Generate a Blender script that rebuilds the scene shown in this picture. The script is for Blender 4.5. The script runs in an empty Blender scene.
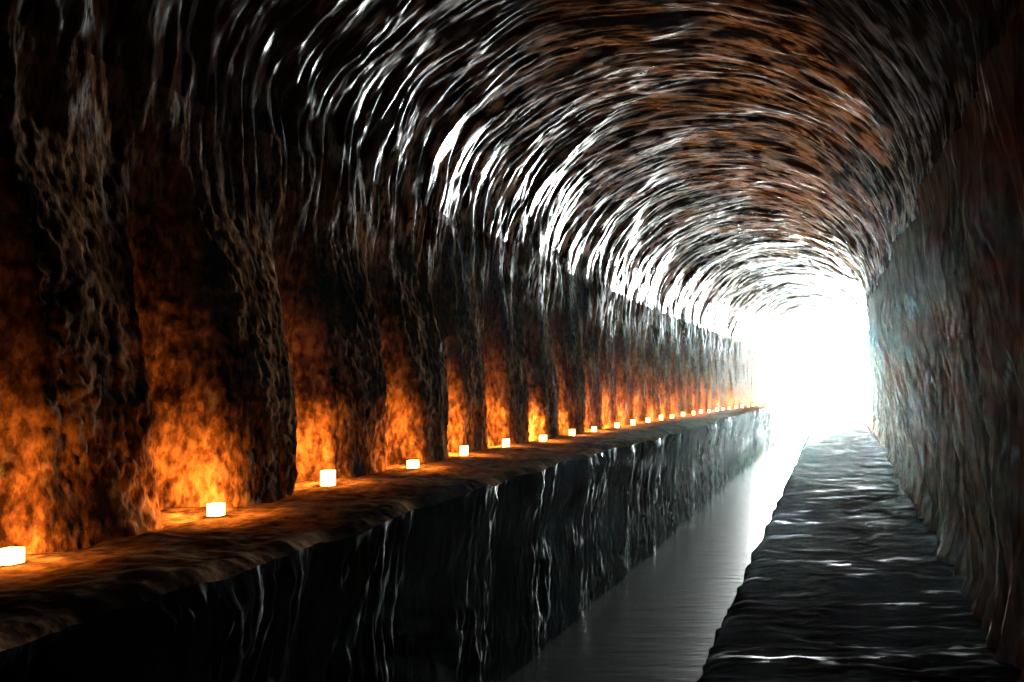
import bpy, math, random
import numpy as np
from mathutils import Vector

random.seed(7)
C = bpy.context.scene.collection
sc = bpy.context.scene
CAM_H = 1.5            # camera height above the walkway (walkway is z = 0)
F = 900.0              # focal length in pixels of a 1024 px wide frame

# ------------------------------------------------------------------ noise
_rng = np.random.RandomState(11)
_perm = _rng.permutation(256)
_perm = np.concatenate([_perm, _perm, _perm])
_g = _rng.normal(size=(256, 3)); _g /= np.linalg.norm(_g, axis=1)[:, None]

def pnoise(x, y, z):
    x, y, z = np.broadcast_arrays(x, y, z)
    xi = np.floor(x).astype(np.int64); yi = np.floor(y).astype(np.int64); zi = np.floor(z).astype(np.int64)
    xf, yf, zf = x - xi, y - yi, z - zi
    u = xf*xf*xf*(xf*(xf*6-15)+10); v = yf*yf*yf*(yf*(yf*6-15)+10); w = zf*zf*zf*(zf*(zf*6-15)+10)
    out = 0.0
    for dx in (0, 1):
        wx = u if dx else 1-u
        for dy in (0, 1):
            wy = v if dy else 1-v
            for dz in (0, 1):
                wz = w if dz else 1-w
                h = _perm[_perm[_perm[(xi+dx) & 255] + ((yi+dy) & 255)] + ((zi+dz) & 255)]
                g = _g[h]
                out = out + wx*wy*wz*(g[..., 0]*(xf-dx) + g[..., 1]*(yf-dy) + g[..., 2]*(zf-dz))
    return out * 1.6

def fbm(x, y, z, n=3, lac=2.03, gain=0.5):
    s = 0.0; a = 1.0; f = 1.0
    for k in range(n):
        s = s + a*pnoise(x*f + 17.3*k, y*f - 9.1*k, z*f + 4.7*k)
        a *= gain; f *= lac
    return s

def ridge(x, y, z, n=2):
    s = 0.0; a = 1.0; f = 1.0
    for k in range(n):
        s = s + a*(1.0 - 2.6*np.abs(pnoise(x*f + 31*k, y*f + 5*k, z*f - 8*k)))
        a *= 0.5; f *= 2.1
    return s

# ------------------------------------------------------------------ plan of the tunnel (D = distance along +Y)
CAND_PX = [10, 216, 328, 413, 464, 506, 543, 572, 594, 617, 633, 648, 661, 672, 683, 693.5, 701, 709, 717,
           723, 729, 736, 742, 748.5, 753, 757, 761, 764.5, 768]
CAND_D = [3.42 + 1.12*i for i in range(29)]
CAND_X = [-(825-p)*d/F for p, d in zip(CAND_PX, CAND_D)]
END = 38.6

wallL_D = [-12, 3, 17, 19, 21, 23.6, 25.8, 28, 30.3, 32.5, 34.8, 38.6, 60]
wallL_X = [-3.32, -3.32, -3.30, -3.22, -3.13, -3.02, -2.93, -2.76, -2.60, -2.48, -2.36, -2.2, -1.9]
def XL(D): return np.interp(D, wallL_D, wallL_X)
def XLedge(D): return np.interp(D, [-12, 5, 12, 22, 30, 38.6], [-2.36, -2.33, -2.25, -2.1, -1.95, -1.66])
def XRtop(D): return np.interp(D, [-12, 15, 18, 26, 38.6], [.74, .74, .86, 1.26, 1.86])
def XRbase(D): return np.interp(D, [-12, 6.5, 12, 26, 38.6], [1.18, 1.18, 1.32, 1.72, 1.95])
def XWalk(D): return np.interp(D, [-12, 5, 12, 38.6], [-.70, -.69, -.64, -.54])
def ZLedge(D): return np.interp(D, [-12, 3.4, 4.6, 5.7, 6.8, 7.9, 9, 12, 20, 38.6], [.83, .83, .855, .885, .895, .905, .90, .90, .895, .88])
ZSPR = 3.02
WATER = -.70
def ZTOP(D): return np.interp(D, [-12, 8, 38.6], [4.5, 4.5, 4.78])

# rows along the tunnel: dense near the camera's view, thinning with distance
def rows(a=-12.0, b=END, near=0.012, k=0.0011, lo=2.6):
    out = [a]; y = a
    while y < b:
        if y < lo - .5: st = 0.35
        else: st = max(near, near + k*(y-lo))
        y += st; out.append(min(y, b))
    return np.array(out)

# ------------------------------------------------------------------ mesh and material helpers
def grid_obj(name, P, mat, parent=None, flip=False, smooth=True, glint_crust=None, damp=None):
    """P is an (n, m, 3) array of points; one quad sheet."""
    n, m = P.shape[:2]
    idx = np.arange(n*m).reshape(n, m)
    q = np.stack([idx[:-1, :-1], idx[1:, :-1], idx[1:, 1:], idx[:-1, 1:]], -1).reshape(-1, 4)
    if flip: q = q[:, ::-1]
    me = bpy.data.meshes.new(name)
    me.vertices.add(n*m); me.vertices.foreach_set('co', P.reshape(-1).astype(np.float32))
    nq = len(q)
    me.loops.add(nq*4); me.polygons.add(nq)
    me.loops.foreach_set('vertex_index', q.reshape(-1).astype(np.int32))
    me.polygons.foreach_set('loop_start', np.arange(0, nq*4, 4, dtype=np.int32))
    try: me.polygons.foreach_set('loop_total', np.full(nq, 4, dtype=np.int32))
    except Exception: pass
    me.polygons.foreach_set('use_smooth', np.full(nq, smooth, dtype=bool))
    me.update(calc_edges=True)
    if damp is not None:                               # how wet each point is
        at = me.attributes.new('damp', 'FLOAT', 'POINT'); at.data.foreach_set('value', np.broadcast_to(damp, P.shape[:2]).reshape(-1).astype(np.float32))
    if glint_crust is not None:                              # pale crest colour per point, partly painted-in daylight glints
        at = me.attributes.new('glint_crust', 'FLOAT', 'POINT'); at.data.foreach_set('value', np.broadcast_to(glint_crust, P.shape[:2]).reshape(-1).astype(np.float32))
    me.materials.append(mat)
    o = bpy.data.objects.new(name, me); C.objects.link(o)
    if parent: o.parent = parent
    return o

def obj_from(name, verts, faces, mat, parent=None, smooth=False):
    me = bpy.data.meshes.new(name); me.from_pydata(verts, [], faces); me.update()
    me.materials.append(mat)
    for p in me.polygons: p.use_smooth = smooth
    o = bpy.data.objects.new(name, me); C.objects.link(o)
    if parent: o.parent = parent
    return o

def new_mat(name):
    m = bpy.data.materials.new(name); m.use_nodes = True
    nt = m.node_tree; nt.nodes.clear()
    out = nt.nodes.new('ShaderNodeOutputMaterial')
    return m, nt, out

def N(nt, t, **kw):
    n = nt.nodes.new(t)
    for k, v in kw.items():
        if k.startswith('_'): setattr(n, k[1:], v)
        else: n.inputs[k.replace('__', ' ')].default_value = v
    return n

def rock(name, cols, scale=(1, 1, 1), rough=(.25, .6), bump=.4, bdist=.03, coat=0.0, coat_rough=.15,
         spec=.5, fine=14.0, wet_scale=2.0, wet=(.38, .62), dry=False, glint_crust=None, glint_rough=.5, glint_spec=.3, damp=False, ior=1.5):
    """Mottled rock: three tones, fine grain bump stretched by `scale`, wet and dry patches in the gloss."""
    m, nt, out = new_mat(name)
    L = nt.links.new
    geo = N(nt, 'ShaderNodeTexCoord')
    mp = N(nt, 'ShaderNodeMapping'); mp.inputs['Scale'].default_value = scale
    L(geo.outputs['Object'], mp.inputs['Vector'])
    n1 = N(nt, 'ShaderNodeTexNoise', Scale=2.3, Detail=6.0, Roughness=.62); L(mp.outputs[0], n1.inputs['Vector'])
    n2 = N(nt, 'ShaderNodeTexNoise', Scale=fine, Detail=5.0, Roughness=.6); L(mp.outputs[0], n2.inputs['Vector'])
    n3 = N(nt, 'ShaderNodeTexNoise', Scale=wet_scale, Detail=4.0, Roughness=.6); L(mp.outputs[0], n3.inputs['Vector'])
    mx = N(nt, 'ShaderNodeMath', _operation='MULTIPLY_ADD'); L(n2.outputs[0], mx.inputs[0]); mx.inputs[1].default_value = .45
    ad = N(nt, 'ShaderNodeMath', _operation='MULTIPLY'); L(n1.outputs[0], ad.inputs[0]); ad.inputs[1].default_value = .55
    L(ad.outputs[0], mx.inputs[2])
    cr = N(nt, 'ShaderNodeValToRGB'); e = cr.color_ramp.elements
    e[0].position = .41; e[0].color = (*cols[0], 1); e[1].position = .62; e[1].color = (*cols[2], 1)
    k = e.new(.5); k.color = (*cols[1], 1)
    L(mx.outputs[0], cr.inputs[0])
    mr = N(nt, 'ShaderNodeMapRange'); mr.inputs[1].default_value = wet[0]; mr.inputs[2].default_value = wet[1]
    mr.inputs[3].default_value = rough[0]; mr.inputs[4].default_value = rough[1]
    L(n3.outputs[0], mr.inputs[0])
    bp = N(nt, 'ShaderNodeBump', Strength=bump, Distance=bdist)
    L(mx.outputs[0], bp.inputs['Height'])
    b = N(nt, 'ShaderNodeBsdfPrincipled')
    b.inputs['Specular IOR Level'].default_value = spec; b.inputs['IOR'].default_value = ior
    if dry:                                            # dry rock does not shine
        ms = N(nt, 'ShaderNodeMapRange'); ms.inputs[1].default_value = wet[0]; ms.inputs[2].default_value = wet[1]
        ms.inputs[3].default_value = 0.0; ms.inputs[4].default_value = spec
        L(n3.outputs[0], ms.inputs[0]); L(ms.outputs[0], b.inputs['Specular IOR Level'])
    b.inputs['Coat Weight'].default_value = coat
    b.inputs['Coat Roughness'].default_value = coat_rough
    if glint_crust:                                          # pale mineral tint on the crests, with white daylight glints painted in
        at = N(nt, 'ShaderNodeAttribute'); at.attribute_name = 'glint_crust'
        m1 = N(nt, 'ShaderNodeMapRange'); m1.inputs[1].default_value = .36; m1.inputs[2].default_value = .48
        L(n2.outputs[0], m1.inputs[0])
        m2 = N(nt, 'ShaderNodeMath', _operation='MULTIPLY'); L(m1.outputs[0], m2.inputs[0]); L(at.outputs['Fac'], m2.inputs[1])
        mc = N(nt, 'ShaderNodeMix', _data_type='RGBA')
        L(m2.outputs[0], mc.inputs[0]); L(cr.outputs[0], mc.inputs[6]); mc.inputs[7].default_value = (*glint_crust, 1)
        L(mc.outputs[2], b.inputs['Base Color'])
    else:
        L(cr.outputs[0], b.inputs['Base Color'])
    if glint_crust:                                          # and a broad sheen on the same pale crests
        for src, sock, v in ((mr.outputs[0], 'Roughness', glint_rough), (ms.outputs[0] if dry else None, 'Specular IOR Level', glint_spec)):
            mf = N(nt, 'ShaderNodeMix', _data_type='FLOAT'); L(m2.outputs[0], mf.inputs[0]); mf.inputs[3].default_value = v
            if src is None: mf.inputs[2].default_value = spec
            else: L(src, mf.inputs[2])
            if damp and sock != 'Roughness':
                da = N(nt, 'ShaderNodeAttribute'); da.attribute_name = 'damp'
                dm = N(nt, 'ShaderNodeMath', _operation='MULTIPLY'); L(mf.outputs[0], dm.inputs[0]); L(da.outputs['Fac'], dm.inputs[1])
                L(dm.outputs[0], b.inputs[sock])
            else: L(mf.outputs[0], b.inputs[sock])
    else:
        L(mr.outputs[0], b.inputs['Roughness'])
    L(bp.outputs[0], b.inputs['Normal'])
    L(bp.outputs[0], b.inputs['Coat Normal'])
    L(b.outputs[0], out.inputs['Surface'])
    return m

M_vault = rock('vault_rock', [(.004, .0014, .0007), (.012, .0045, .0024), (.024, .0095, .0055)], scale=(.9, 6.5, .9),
               rough=(.36, .15), bump=.5, bdist=.004, fine=9, spec=.010, wet_scale=1.4, wet=(.40, .52), dry=True, glint_crust=(.76, .80, .81), glint_rough=.47, glint_spec=1.0, ior=2.0, damp=True)
M_wall = rock('wall_rock', [(.004, .0018, .001), (.026, .012, .006), (.095, .047, .023)], scale=(2.2, 2.2, 1.1),
              rough=(1.0, .45), bump=.8, bdist=.03, fine=12, spec=0, wet_scale=3.0, wet=(.52, .68), dry=True, glint_crust=(.75, .73, .71), glint_spec=.05)
M_right = rock('right_wall_rock', [(.035, .015, .009), (.08, .037, .023), (.15, .074, .046)], scale=(1.6, 1.6, .3),
               rough=(1.0, .4), bump=.6, bdist=.03, fine=12, spec=.003, wet_scale=3.0, wet=(.55, .70), dry=True, glint_crust=(.20, .17, .15), glint_spec=.1)
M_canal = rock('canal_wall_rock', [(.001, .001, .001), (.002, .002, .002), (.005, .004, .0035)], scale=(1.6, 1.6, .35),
               rough=(1.0, .2), bump=.6, bdist=.014, fine=8, spec=.06, wet_scale=4.0, wet=(.53, .66), dry=True, glint_crust=(.17, .185, .185), glint_spec=.1, damp=True)
M_ledge = rock('ledge_earth', [(.012, .006, .004), (.045, .024, .013), (.10, .058, .032)], scale=(1, 1, 1),
               rough=(1.0, .5), bump=.6, bdist=.02, fine=16, spec=0, wet=(.56, .7), dry=True)
M_floor = rock('walkway_stone', [(.0015, .001, .0008), (.003, .0022, .0017), (.007, .005, .004)], scale=(1, 2.6, 1),
               rough=(1.0, .3), wet=(.55, .70), dry=True, bump=.6, bdist=.03, fine=10, spec=.005, wet_scale=1.2)
M_out = rock('outdoor_gravel', [(.25, .24, .2), (.4, .39, .35), (.55, .54, .5)], rough=(.7, .9), bump=.3, fine=9)

def water_mat():
    m, nt, out = new_mat('canal_water'); L = nt.links.new
    tc = N(nt, 'ShaderNodeTexCoord'); mp = N(nt, 'ShaderNodeMapping'); mp.inputs['Scale'].default_value = (.8, 3.2, 1)
    L(tc.outputs['Object'], mp.inputs['Vector'])
    n = N(nt, 'ShaderNodeTexNoise', Scale=1.4, Detail=5.0, Roughness=.6); L(mp.outputs[0], n.inputs['Vector'])
    bp = N(nt, 'ShaderNodeBump', Strength=.35, Distance=.04); L(n.outputs[0], bp.inputs['Height'])
    b = N(nt, 'ShaderNodeBsdfPrincipled', Roughness=.22); b.inputs['Base Color'].default_value = (.008, .009, .0085, 1)
    b.inputs['IOR'].default_value = 1.33; b.inputs['Specular IOR Level'].default_value = .045
    L(bp.outputs[0], b.inputs['Normal']); L(b.outputs[0], out.inputs['Surface'])
    return m
M_water = water_mat()

def struct(o): o['kind'] = 'structure'; return o

# ------------------------------------------------------------------ vault
Y = rows()
def vault_d(T, yy):
    """relief of the vault: chisel ridges run round the arch, close together along the tunnel"""
    return vault_relief(T, yy)[0]
def line(n, w): return np.clip(1-np.abs(n)/w, 0, 1)
def vault_relief(T, yy):
    s = T*2.0
    skew = .30*fbm(s*.6, yy*.6, 3.1, 1); sk2 = .13*fbm(s*1.1, yy*1.2, 13.1, 1); sk3 = .12*fbm(s*1.3, yy*1.5, 23.1, 1)
    n1 = pnoise(s*.7, (yy+skew)*3.2, .5); n2 = pnoise(s*1.0, (yy-sk3)*8.0, 7.5); n3 = pnoise(s*1.4, (yy+sk2)*15.0, 3.5)
    n4 = pnoise(s*1.5 + yy*2.5, (yy-sk2)*12.0, 33.5)
    jag = pnoise(s*10, yy*15, 91.0); n2 = n2 + .07*jag; n3 = n3 + .12*jag; n4 = n4 - .10*jag; n1 = n1 + .03*jag
    rd = lambda n: 1-2.6*np.abs(n)
    d = .020*rd(n1) + .011*rd(n2) + .0045*rd(n3) + .005*rd(n4)
    d += .012*fbm(s*2.2, yy*2.6, 41.0, 2) + .09*fbm(s*.5, yy*.55, 11.0, 2)
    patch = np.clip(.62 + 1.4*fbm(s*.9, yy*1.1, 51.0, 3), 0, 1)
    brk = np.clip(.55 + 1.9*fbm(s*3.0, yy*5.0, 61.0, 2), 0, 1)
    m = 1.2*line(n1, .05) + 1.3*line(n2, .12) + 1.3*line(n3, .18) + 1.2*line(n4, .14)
    glint_crust = np.clip(m, 0, 1)*brk*(.15+.85*patch)*np.interp(yy, [3, 5.5, 8, 16, 34], [.06, .22, 1, 1, .18])  # pale glint colour thinned toward the mouth to hold down its glare
    return np.minimum(d - .03, .2), glint_crust
def vault():
    m = 400
    t = np.linspace(0, math.pi, m)                  # 0 = left springing, pi = right springing
    D = Y[:, None]; T = t[None, :]
    a = (XRtop(D)-XL(D))/2; c = (XRtop(D)+XL(D))/2; h = ZTOP(D)-ZSPR
    x = c - a*np.cos(T)*1.0; z = ZSPR + h*np.sin(T)
    yy = np.broadcast_to(D, x.shape)
    nx = -np.cos(T)/a; nz = np.sin(T)/h + 0*nx; ln = np.sqrt(nx**2+nz**2); nx = nx/ln; nz = nz/ln
    s = T*2.0 + 0*D                                   # metres round the arch
    d, glint_cru = vault_relief(T, yy)
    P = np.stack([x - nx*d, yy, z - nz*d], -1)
    return struct(grid_obj('ceiling', P, M_vault, glint_crust=glint_cru, damp=np.interp(yy, [3.5, 6.2, 8, 20, 33], [.02, .15, 1, 1, .12])*(1+0*glint_cru)))
vault()

# ------------------------------------------------------------------ left wall above the ledge, with a shallow bay behind each candle
def wall_left():
    m = 230
    zz = np.linspace(0, 1, m)[None, :]
    D = Y[:, None]
    zb = ZLedge(D)-.12; z = zb + (ZSPR-zb)*zz
    yy = np.broadcast_to(D, z.shape)
    ph = (yy - CAND_D[0])/1.12
    bay = .5+.5*np.cos(2*math.pi*(ph + .10*pnoise(yy*.7, z*.6, 1.0)))    # 1 beside a candle
    fade = np.clip(1.35 - (z-.9)/1.5, 0, 1)
    q = np.clip(((1-bay)-.06)/.36, 0, 1); pil = q*q*(3-2*q)*fade*.22*np.interp(D, [5, 9, 16], [1, .6, .35])
    foot = .10*np.exp(-(z-zb)/.16)*(.4+.6*(1-bay))
    d = pil + foot*.6
    d = d + .08*fbm(yy*1.1, z*.5, 5.0, 2) + .005*ridge(yy*4.2, z*1.4, 9.0, 1) + .014*fbm(yy*5, z*3.0, 2.0, 1) + .012*fbm(yy*18, z*13, 6.0, 2)
    d = np.clip(d, -.12, .40)
    top = np.clip((z-2.0)/(ZSPR-2.0), 0, 1); top = top*top*(3-2*top); d = (d-.08)*(1-top) + vault_d((z-ZSPR)/2, yy)*top
    x = XL(D) + d
    glint_cru = line(pnoise(yy*5, z*1.1, 71.0), .07)*np.clip(.1+1.6*fbm(yy*3, z*3, 73.0, 2), 0, 1)
    _, vc = vault_relief((z-ZSPR)/2, yy); glint_cru = np.clip(glint_cru*.05*(1-top) + vc*top**2.2, 0, 1)
    return struct(grid_obj('wall_left', np.stack([x, yy, z], -1), M_wall, flip=True, glint_crust=glint_cru))
wall_left()

# ------------------------------------------------------------------ right wall: hanging folds of flowstone
def wall_right():
    m = 170
    zz = np.linspace(0, 1, m)[None, :]
    D = Y[:, None]
    z = -.25 + (ZSPR+.25)*zz + 0*D
    yy = np.broadcast_to(D, z.shape)
    t = np.clip(z/ZSPR, 0, 1)
    x = XRbase(D)*(1-t**1.3) + XRtop(D)*t**1.3
    d = .11*fbm(yy*.9, z*.28, 21.0, 2) + .075*ridge(yy*2.4, z*.35, 4.0, 2) + .03*ridge(yy*6, z*1.1, 14.0, 2) + .012*fbm(yy*9, z*6, 2.0, 2)
    d = d + .10*np.exp(-np.maximum(z, 0)/.18) - .05
    top = np.clip((z-2.3)/(ZSPR-2.3), 0, 1); top = top*top*(3-2*top); d = d*(1-top) + vault_d(math.pi+(ZSPR-z)/2, yy)*top
    x = x - d
    glint_cru = (line(pnoise(yy*4, z*.5, 71.0), .05) + line(pnoise(yy*9, z*1.3, 75.0), .08))*np.clip(1.5*fbm(yy*2.5, z*2, 73.0, 2), 0, 1)
    return struct(grid_obj('wall_right', np.stack([x, yy, z], -1), M_right, glint_crust=np.clip(glint_cru, 0, 1)*.9))
wall_right()

# ------------------------------------------------------------------ ledge top and its face down to the water
def edge_x(yy): return XLedge(yy) + .10*fbm(yy*.8, 3.0, 0.0, 3)
def ledge():
    m = 60
    t = np.linspace(0, 1, m)[None, :]; D = Y[:, None]
    x0 = XL(D)-.25; x1 = edge_x(D)
    x = x0 + (x1-x0)*t; yy = np.broadcast_to(D, x.shape)
    z = ZLedge(D) + .03*fbm(x*1.7, yy*1.3, 1.0, 3) + .008*fbm(x*9, yy*9, 4.0, 2)
    z = z - .05*np.clip((t-.93)/.07, 0, 1)**2 - .02*np.clip((t-.45)/.4, 0, 1)
    # level spots where the candles stand
    for cd, cx in zip(CAND_D, CAND_X):
        w = np.exp(-((yy-cd)**2 + (x-cx)**2)/.015)
        z = z*(1-w) + w*ZLedge(cd)
    return struct(grid_obj('ledge', np.stack([x, yy, z], -1), M_ledge)), z[:, -1]
led, zedge = ledge()
def canal_wall():
    m = 100
    t = np.linspace(0, 1, m)[None, :]; D = Y[:, None]
    z = zedge[:, None] + (-1.0-zedge[:, None])*t
    yy = np.broadcast_to(D, z.shape)
    d = .05*fbm(yy*1.0, z*.5, 8.0, 2) + .016*ridge(yy*4.0, z*.8, 2.0, 2) + .014*ridge(yy*9, z*2.2, 12.0, 2) + .012*fbm(yy*14, z*6, 1.0, 2)
    d = d*np.clip(t/.06, 0, 1)
    x = edge_x(D) + d - .10*np.clip(t/.3, 0, 1)
    glint_cru = (line(pnoise(yy*4.5, z*1.0, 81.0), .07) + line(pnoise(yy*9, z*2.0, 85.0), .10))*np.clip(-.05+1.9*fbm(yy*2.2, z*1.6, 83.0, 3), 0, 1)*np.clip((t-.02)/.05, 0, 1)  # pale lines painted in as glints on the wet face
    xwat = np.array([np.interp(-WATER, -z[i], x[i]) for i in range(len(Y))])
    return struct(grid_obj('wall_canal', np.stack([x, yy, z], -1), M_canal, glint_crust=np.clip(glint_cru, 0, 1)*np.interp(yy, [3, 7, 12], [.15, .5, 1]), damp=np.interp(yy, [3, 7, 11], [.1, .4, 1]))), xwat
_, XWAT = canal_wall()

# ------------------------------------------------------------------ walkway: top and broken edge toward the water
def walkway():
    Yw = np.concatenate([Y, np.arange(END+.3, 62, .4)])
    D = Yw[:, None]
    ex = XWalk(D) + .045*fbm(D*2.2, 1.0, 1.0, 3) + .03*np.sign(pnoise(D*1.7, 4.0, 0.0))*.5
    m = 120; t = np.linspace(0, 1, m)[None, :]
    x1 = XRbase(D)+.45
    x = ex + (x1-ex)*t; yy = np.broadcast_to(D, x.shape)
    slab = pnoise(x*.35, yy*1.15, 2.0)                     # cross ridges of worn stone
    z = .022*np.tanh(slab*5) + .014*ridge(x*.5, yy*1.9, 6.0, 2) + .02*fbm(x*2.5, yy*5, 3.0, 3) - .04
    z = z - .05*np.clip((.06-t)/.06, 0, 1)**2 + .10*np.clip((t-.75)/.25, 0, 1)**2
    side_t = np.linspace(1, 0, 14)[None, :-1]
    zs = -1.0 + (z[:, :1]+1.0)*(1-side_t)
    xs = ex - .05*side_t + .035*fbm(D*3, zs*3, 5.0, 2)*np.minimum(side_t*5, 1)
    P1 = np.stack([xs, np.broadcast_to(D, xs.shape), zs], -1); P2 = np.stack([x, yy, z], -1)
    return struct(grid_obj('floor', np.concatenate([P1, P2], 1), M_floor))
walkway()

# ------------------------------------------------------------------ water in the channel
yw = np.concatenate([Y[::2], np.arange(END+.1, 90, .5)])[:, None]
xa = np.concatenate([XWAT[::2], np.full(len(yw)-len(XWAT[::2]), -2.0)])[:, None]
xw = xa + (-.55-xa)*np.linspace(0, 1, 8)[None, :]
P = np.stack([xw, yw+0*xw, WATER+0*xw], -1)
w = grid_obj('canal_water', P, M_water); w['kind'] = 'stuff'; w['label'] = 'still dark water in the channel between ledge and walkway'; w['category'] = 'water'

# bed of the channel and rock under the walkway
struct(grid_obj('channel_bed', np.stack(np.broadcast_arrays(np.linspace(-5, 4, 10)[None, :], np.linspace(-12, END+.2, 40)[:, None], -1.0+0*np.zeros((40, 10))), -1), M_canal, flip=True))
# back of the tunnel behind the camera, and daylight ground outside the mouth
struct(obj_from('wall_back', [(-4.2, -11.8, -1.2), (2.6, -11.8, -1.2), (2.6, -11.8, 5.2), (-4.2, -11.8, 5.2)], [(0, 1, 2, 3)], M_right))
struct(grid_obj('ground', np.stack(np.broadcast_arrays(np.linspace(-60, 60, 40)[None, :], np.linspace(END+.05, 140, 40)[:, None], -.95+0*np.zeros((40, 40))), -1), M_out, flip=True))

# ------------------------------------------------------------------ candle lanterns
def emis(name, col, s, base=(.8, .8, .8)):
    m, nt, out = new_mat(name)
    b = N(nt, 'ShaderNodeBsdfPrincipled', Roughness=.8)
    b.inputs['Specular IOR Level'].default_value = .05
    b.inputs['Base Color'].default_value = (*base, 1)
    b.inputs['Emission Color'].default_value = (*col, 1); b.inputs['Emission Strength'].default_value = s
    # faint mottling so that the glow is not perfectly even
    tc = N(nt, 'ShaderNodeTexCoord'); n = N(nt, 'ShaderNodeTexNoise', Scale=30.0, Detail=2.0)
    mr = N(nt, 'ShaderNodeMapRange'); mr.inputs[3].default_value = .6*s; mr.inputs[4].default_value = 1.4*s
    nt.links.new(tc.outputs['Object'], n.inputs['Vector']); nt.links.new(n.outputs[0], mr.inputs[0])
    nt.links.new(mr.outputs[0], b.inputs['Emission Strength'])
    nt.links.new(b.outputs[0], out.inputs['Surface'])
    return m
M_glass = emis('lit_frosted_glass', (1, .55, .16), 9, (.02, .018, .015))
M_wax = emis('warm_wax', (1, .6, .25), 3.0, (.02, .018, .015))
M_flame = emis('flame', (1, .62, .25), 25.0, (.02, .018, .015))

def shell_box(w, h, t, r=.008):
    """open-topped square glass: outer and inner walls with rounded corners, and a bottom"""
    def ring(hw, z, rr):
        out = []
        for q in range(4):
            a0 = q*math.pi/2
            cx = (hw-rr)*(1 if q in (0, 3) else -1); cy = (hw-rr)*(1 if q in (0, 1) else -1)
            for k in range(4):
                a = a0 + k*math.pi/6
                out.append((cx+rr*math.cos(a), cy+rr*math.sin(a), z))
        return out
    rs = [ring(w/2-.003, 0, r), ring(w/2, .004, r), ring(w/2, h-.002, r), ring(w/2-t/2, h, r), ring(w/2-t, h-.002, r*.7), ring(w/2-t, .008, r*.7)]
    v = [p for q in rs for p in q]; n = 16; f = []
    for a in range(len(rs)-1):
        for k in range(n):
            f.append((a*n+k, a*n+(k+1) % n, (a+1)*n+(k+1) % n, (a+1)*n+k))
    f.append(tuple(range(n-1, -1, -1))); f.append(tuple(range((len(rs)-1)*n, len(rs)*n)))
    return v, f
def lathe(prof, n=16):
    v = []; f = []
    for r, z in prof:
        for k in range(n):
            a = 2*math.pi*k/n; v.append((r*math.cos(a), r*math.sin(a), z))
    for i in range(len(prof)-1):
        for k in range(n):
            f.append((i*n+k, i*n+(k+1) % n, (i+1)*n+(k+1) % n, (i+1)*n+k))
    f.append(tuple(range(n-1, -1, -1))); f.append(tuple(range((len(prof)-1)*n, len(prof)*n)))
    return v, f

def lantern(name):
    root = bpy.data.objects.new(name, None); C.objects.link(root); root.empty_display_size = .05
    v, f = shell_box(.080, .078, .005); obj_from('glass', v, f, M_glass, root, True)
    v, f = lathe([(.018, .0085), (.019, .010), (.019, .026), (.017, .028), (.004, .027)]); obj_from('candle', v, f, M_wax, root, True)
    v, f = lathe([(.0015, .0275), (.006, .034), (.007, .041), (.005, .052), (.001, .064)], 10); obj_from('flame', v, f, M_flame, root, True)
    return root

ORD = ['first', 'second', 'third', 'fourth', 'fifth', 'sixth', 'seventh', 'eighth', 'ninth', 'tenth', 'eleventh', 'twelfth',
       'thirteenth', 'fourteenth', 'fifteenth', 'sixteenth', 'seventeenth', 'eighteenth', 'nineteenth', 'twentieth',
       'twenty-first', 'twenty-second', 'twenty-third', 'twenty-fourth', 'twenty-fifth', 'twenty-sixth', 'twenty-seventh',
       'twenty-eighth', 'twenty-ninth']
proto = lantern('candle_lantern')
kids = list(proto.children)
# size of each against the usual one, as the photograph shows them
SZ = {0: (1.08, .80), 1: (1.0, .86), 2: (1.08, 1.32), 3: (1.15, .80), 4: (.95, 1.15), 5: (1.0, 1.2), 6: (1.1, .9), 7: (1, 1.1)}
for i, (d, x) in enumerate(zip(CAND_D, CAND_X)):
    if i == 0: r = proto
    else:
        r = proto.copy(); C.objects.link(r)
        for ch in kids:
            c = ch.copy(); C.objects.link(c); c.parent = r
    r.location = (x, d, float(ZLedge(d)) + .002)
    r.rotation_euler = (0, 0, random.uniform(-.12, .12))
    s, hgt = SZ.get(i, (random.uniform(.98, 1.15), random.uniform(.9, 1.25)))
    r.scale = (s*.74, s*.74, hgt*.94)
    if i == 0: lab = 'lit square candle lantern at the left edge, nearest and lowest on the ledge'
    elif i == 28: lab = 'tiny lit candle lantern on the ledge, farthest of the row, beside the bright tunnel mouth'
    elif i < 13: lab = 'lit %s candle lantern on the rock ledge, %s from the left' % ('tall' if hgt > 1.1 else 'low' if hgt < .85 else 'square', ORD[i])
    else: lab = 'tiny far-off lit candle lantern on the ledge, %s from the left' % ORD[i]
    r['label'] = lab; r['category'] = 'candle lantern'; r['group'] = 'candle lanterns along the ledge'
    # the light each flame gives: a small all-round glow, and the main throw onto the wall it stands against
    k = 1+.12*random.uniform(-1, 1)
    p = (x, d, float(ZLedge(d)) + .09*hgt + .03)
    for kind, e, aim in (('POINT', 2.0, None), ('SPOT', 125.0, (-.98, .05, 0)), ('SPOT', 52.0, (-.05, .02, -1))):
        L = bpy.data.lights.new('candle_light', kind); L.color = (1, .35, .055); L.energy = e*k*float(np.interp(d, [6, 12], [1, 1.9]))
        L.shadow_soft_size = .03
        lo = bpy.data.objects.new('candle_light', L); C.objects.link(lo); lo.location = p
        if aim:
            L.spot_size = math.radians(172); L.spot_blend = .4
            lo.rotation_euler = Vector(aim).to_track_quat('-Z', 'Y').to_euler()

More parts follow.
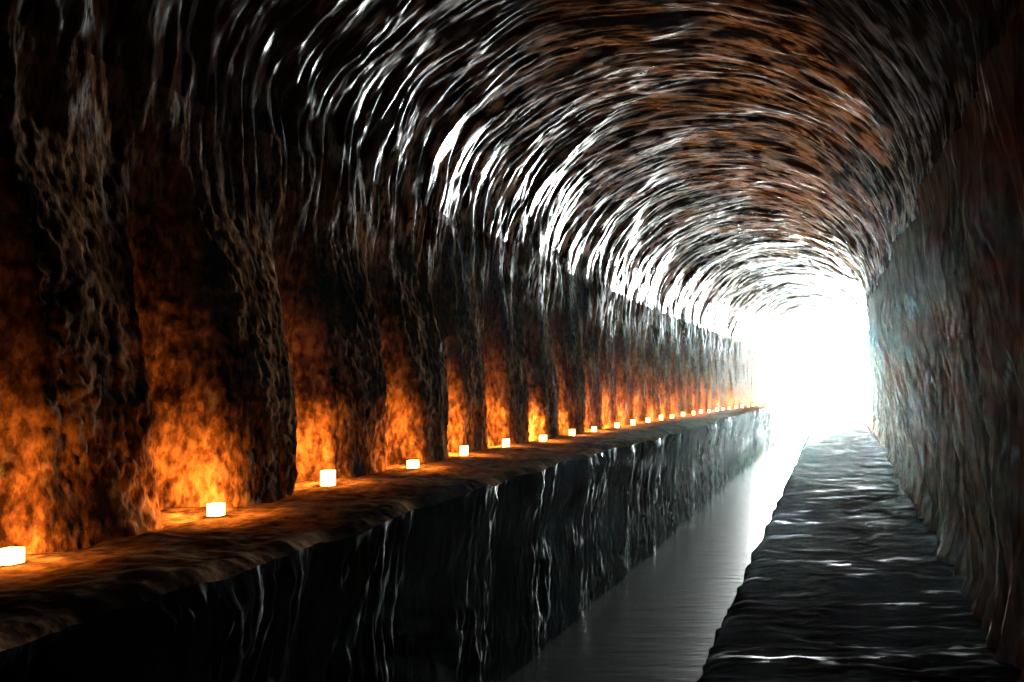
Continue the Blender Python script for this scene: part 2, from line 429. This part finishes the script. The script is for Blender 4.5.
# ------------------------------------------------------------------ daylight
wd = bpy.data.worlds.new('World'); sc.world = wd; wd.use_nodes = True
bg = wd.node_tree.nodes['Background']; bg.inputs[0].default_value = (.93, 1.0, .98, 1); bg.inputs[1].default_value = 960.0
pl = bpy.data.lights.new('daylight_portal', 'AREA'); pl.shape = 'RECTANGLE'; pl.size = 5.4; pl.size_y = 6.4
pl.cycles.is_portal = True
po = bpy.data.objects.new('daylight_portal', pl); C.objects.link(po)
po.location = (-.1, END+.04, 2.1); po.rotation_euler = (math.radians(-90), 0, 0)

# thin smoke and damp hanging in the tunnel
HAZE = .00033
if HAZE:
    m, nt, out = new_mat('tunnel_haze')
    vs = N(nt, 'ShaderNodeVolumeScatter', Density=HAZE, Anisotropy=.93); vs.inputs['Color'].default_value = (.84, 1, .95, 1)
    nt.links.new(vs.outputs[0], out.inputs['Volume'])
    x0, x1, y0, y1, z0, z1 = -3.9, 2.4, -11.5, END+6, -1.005, 5.1
    vv = [(x, y, z) for x in (x0, x1) for y in (y0, y1) for z in (z0, z1)]
    hz = obj_from('tunnel_haze', vv, [(0, 1, 3, 2), (4, 6, 7, 5), (0, 4, 5, 1), (2, 3, 7, 6), (0, 2, 6, 4), (1, 5, 7, 3)], m)
    hz['kind'] = 'stuff'; hz['label'] = 'thin pale haze hanging in the air of the tunnel'; hz['category'] = 'haze'

# ------------------------------------------------------------------ camera
cam = bpy.data.cameras.new('Camera'); co = bpy.data.objects.new('Camera', cam); C.objects.link(co)
cam.sensor_width = 36; cam.lens = F*36/1024
cam.shift_x = -(825-512)/1024; cam.shift_y = (388-341)/1024
co.location = (0, 0, CAM_H); co.rotation_euler = (math.radians(90), 0, 0)
cam.clip_start = .05; cam.clip_end = 400
sc.camera = co

sc.view_settings.view_transform = 'Standard'; sc.view_settings.look = 'None'
sc.view_settings.gamma = 1; sc.view_settings.use_curve_mapping = False
sc.view_settings.exposure = 0
sc.cycles.use_denoising = True
sc.cycles.max_bounces = 8; sc.cycles.diffuse_bounces = 4; sc.cycles.glossy_bounces = 4
sc.cycles.sample_clamp_indirect = 8
